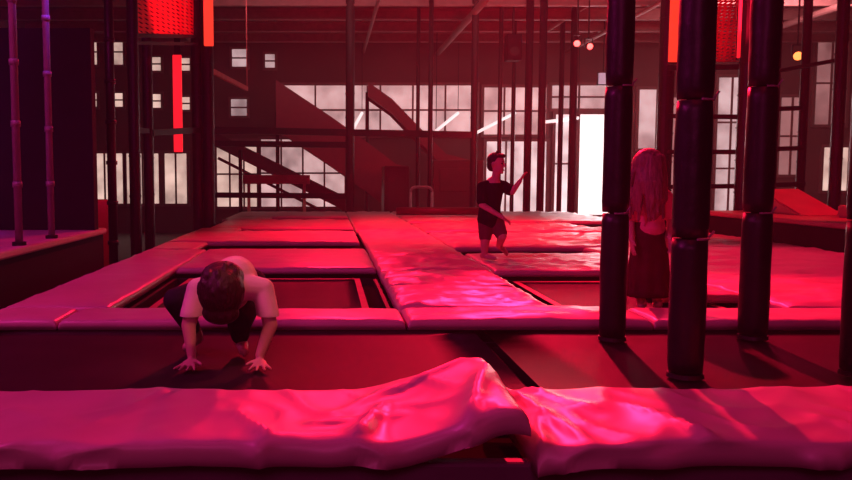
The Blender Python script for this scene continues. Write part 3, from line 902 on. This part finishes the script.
fuse('shirt', b, SHIRTP, t, .007, 6, [((0, 0, 1.222), (0, 0, -1))])
b = B()
capsule(b, [(hips + V((-.06, .03, -.02)), .098), (hips + V((.06, .03, -.02)), .098)], 18)
for k_, a_, s_ in ((kl, al, -1), (kr, ar, 1)):
    capsule(b, [(hips + V((.07 * s_, 0, -.02)), .092), (k_, .064), (k_.lerp(a_, .75), .048)])
fuse('trousers', b, SHORTK, t, .007, 6)

# --- boy standing on the pads in the middle distance
YB = 8.15
t = empty('person', (at(486, 260, YB).x, YB, PT), 'person in black T-shirt standing on the pads with one arm raised', 'person')
Q = lambda x, y, dy=0: at(x, y, YB + dy)
b = B()
hips, chest, neck = Q(491, 219), Q(492, 192), Q(495, 178)
capsule(b, [(hips, .095), (Q(491, 206), .088), (chest, .098), (Q(493, 185), .085)], 18)
capsule(b, [(neck + V((0, 0, -.04)), .042), (Q(497, 168), .040)])
SL, SR = Q(482, 187, -.02), Q(504, 186, .02)
capsule(b, [(SL, .044), (Q(493, 185), .06), (SR, .044)])
E1, W1 = Q(482, 205, -.10), Q(502, 217, -.20)
capsule(b, [(SL, .042), (E1, .033), (W1, .022)]); hand(b, W1, (.8, -.1, -.55), (-.4, .3, -.6), -1, .85, .25)
E2, W2 = Q(512, 192, -.08), Q(520, 181, -.12)
capsule(b, [(SR, .042), (E2, .033), (W2, .022)]); hand(b, W2, (.45, -.1, .85), (.8, -.4, -.3), 1, .85, .3)
K1, A1_ = Q(485, 240, -.05), V((Q(484, 257).x, YB - .02, PT + .06))
K2, A2_ = Q(502, 236, -.10), V((Q(504, 250).x, YB + .22, PT + .13))
capsule(b, [(hips + V((-.05, 0, -.03)), .075), (K1, .050), (A1_, .032)])
capsule(b, [(hips + V((.05, 0, -.03)), .075), (K2, .050), (A2_, .032)])
capsule(b, [(A1_ + V((-.01, .03, -.02)), .032), (A1_ + V((.05, -.04, -.03)), .028), (A1_ + V((.09, -.09, -.038)), .020)])
capsule(b, [(A2_ + V((0, .03, -.01)), .032), (A2_ + V((.04, -.04, -.05)), .028), (A2_ + V((.06, -.08, -.09)), .020)])
G, R = head(b, Q(497, 164), (.75, -.66, -.05), (.05, 0, 1), .98)
fuse('body', b, SKIN, t, .007, 5)
face_bits(t, G, R, .98)
b = B(); ellipsoid(b, G(0, -.030, .040), (.080, .082, .078), R, 22); ellipsoid(b, G(0, .040, .085), (.060, .045, .026), R, 18); ellipsoid(b, G(0, -.06, -.01), (.070, .045, .07), R, 18)
capsule(b, [(G(0, 0, .11), .02), (G(.01, -.01, .135), .008)], 8)
fuse('hair', b, HAIRK, t, .006, 4)
b = B()
capsule(b, [(Q(489, 219), .120), (Q(490, 206), .108), (chest, .112), (Q(493, 186), .088)], 18)
capsule(b, [(SL, .056), (Q(493, 185), .068), (SR, .056)])
capsule(b, [(SL, .056), (SL.lerp(E1, .75), .058)]); capsule(b, [(SR, .056), (SR.lerp(E2, .7), .056)])
fuse('shirt', b, SHIRTK, t, .007, 6)
b = B()
capsule(b, [(hips + V((-.03, 0, -.01)), .104), (hips + V((.03, 0, -.01)), .104)], 18)
capsule(b, [(hips + V((-.05, 0, -.03)), .086), ((hips + V((-.05, 0, -.03))).lerp(K1, .8), .066)])
capsule(b, [(hips + V((.05, 0, -.03)), .086), ((hips + V((.05, 0, -.03))).lerp(K2, .8), .066)])
fuse('shorts', b, SHORTG, t, .008, 6)

# --- long haired girl behind the padded posts
YG = 5.62
t = empty('person', (at(650, 300, YG).x, YG, DZ - .03), 'person with long light brown hair in pink top and dark red skirt', 'person')
Q = lambda x, y, dy=0: at(x, y, YG + dy)
b = B()
zf = DZ - .04
capsule(b, [(Q(650, 238), .092), (Q(650, 222), .080), (Q(650, 203), .092), (Q(650, 194), .080)], 18)
capsule(b, [(Q(650, 194), .038), (Q(651, 180), .036)])
SL, SR = Q(635, 197), Q(666, 197)
capsule(b, [(SL, .040), (Q(650, 194), .055), (SR, .040)])
E1, W1, E2, W2 = Q(630, 219, .02), Q(632, 240, -.05), Q(671, 218, .0), Q(670, 238, -.10)
capsule(b, [(SL, .038), (E1, .031), (W1, .021)]); hand(b, W1, (.05, -.2, -1), (1, 0, 0), 1, .85, .2)
capsule(b, [(SR, .038), (E2, .031), (W2, .021)]); hand(b, W2, (-.05, -.3, -1), (-1, 0, 0), -1, .85, .2)
for s_ in (-1, 1):
    c = at(650 + 8 * s_, 270, YG).x
    h0, k0, a0 = V((c, YG, 1.47)), V((c, YG - .02, 1.22)), V((c, YG, zf + .06))
    capsule(b, [(h0, .07), (k0, .048), (a0, .031)])
    capsule(b, [(a0 + V((0, -.02, -.02)), .032), (a0 + V((.02, .06, -.026)), .028), (a0 + V((.03, .11, -.036)), .02)])
G, R = head(b, Q(650.5, 169), (.80, .58, -.05), (0, 0, 1), 1.22)
fuse('body', b, SKIN, t, .007, 5)
face_bits(t, G, R, .98)
b = B()
ellipsoid(b, G(0, -.022, .032), (.104, .114, .106), R, 22)
base = G(0, -.06, .0)
rnd = random.Random(5)
for i in range(40):
    a = rnd.uniform(-1.9, 1.9)
    s0 = G(math.sin(a) * .078, -.02 - math.cos(a) * .075, rnd.uniform(-.02, .07))
    s1 = G(math.sin(a) * .105, -.03 - math.cos(a) * .085, -.08)
    s2 = G(math.sin(a) * .105 + rnd.uniform(-.02, .02), -.03 - math.cos(a) * .080, -.17)
    s3 = G(math.sin(a) * .09 + rnd.uniform(-.03, .03), -.035 - math.cos(a) * .070, -.24 - rnd.uniform(0, .06))
    capsule(b, [(s0, .018), (s1, .020), (s2, .018), (s3, .008)], 8)
fuse('hair', b, HAIRL, t, .006, 3)
b = B()
capsule(b, [(Q(650, 228), .104), (Q(650, 222), .094), (Q(650, 203), .104), (Q(650, 195), .084)], 18)
capsule(b, [(SL, .050), (Q(650, 195), .062), (SR, .050)])
capsule(b, [(SL, .050), (SL.lerp(E1, .9), .046)]); capsule(b, [(SR, .050), (SR.lerp(E2, .9), .046)])
fuse('top', b, TOPPINK, t, .007, 6)
# flared skirt with folds, open at the hem
b = B()
c0 = Q(650, 222)
rows = []
S = 48
for i in range(14):
    f = i / 13
    z = c0.z - f * (c0.z - (zf + .10))
    ring = []
    for j in range(S):
        a = 2 * PI * j / S
        rr = (.100 + .055 * f ** .8) * (1 + .07 * f * math.sin(a * 9 + .6 * math.sin(a * 2)))
        ring.append(b.verts.new((c0.x + rr * math.cos(a), YG + rr * .82 * math.sin(a), z)))
    rows.append(ring)
for i in range(13):
    for j in range(S):
        b.faces.new((rows[i][j], rows[i + 1][j], rows[i + 1][(j + 1) % S], rows[i][(j + 1) % S]))
bmesh.ops.solidify(b, geom=list(b.faces), thickness=.006)
obj('skirt', b, SKIRTM, t, True)
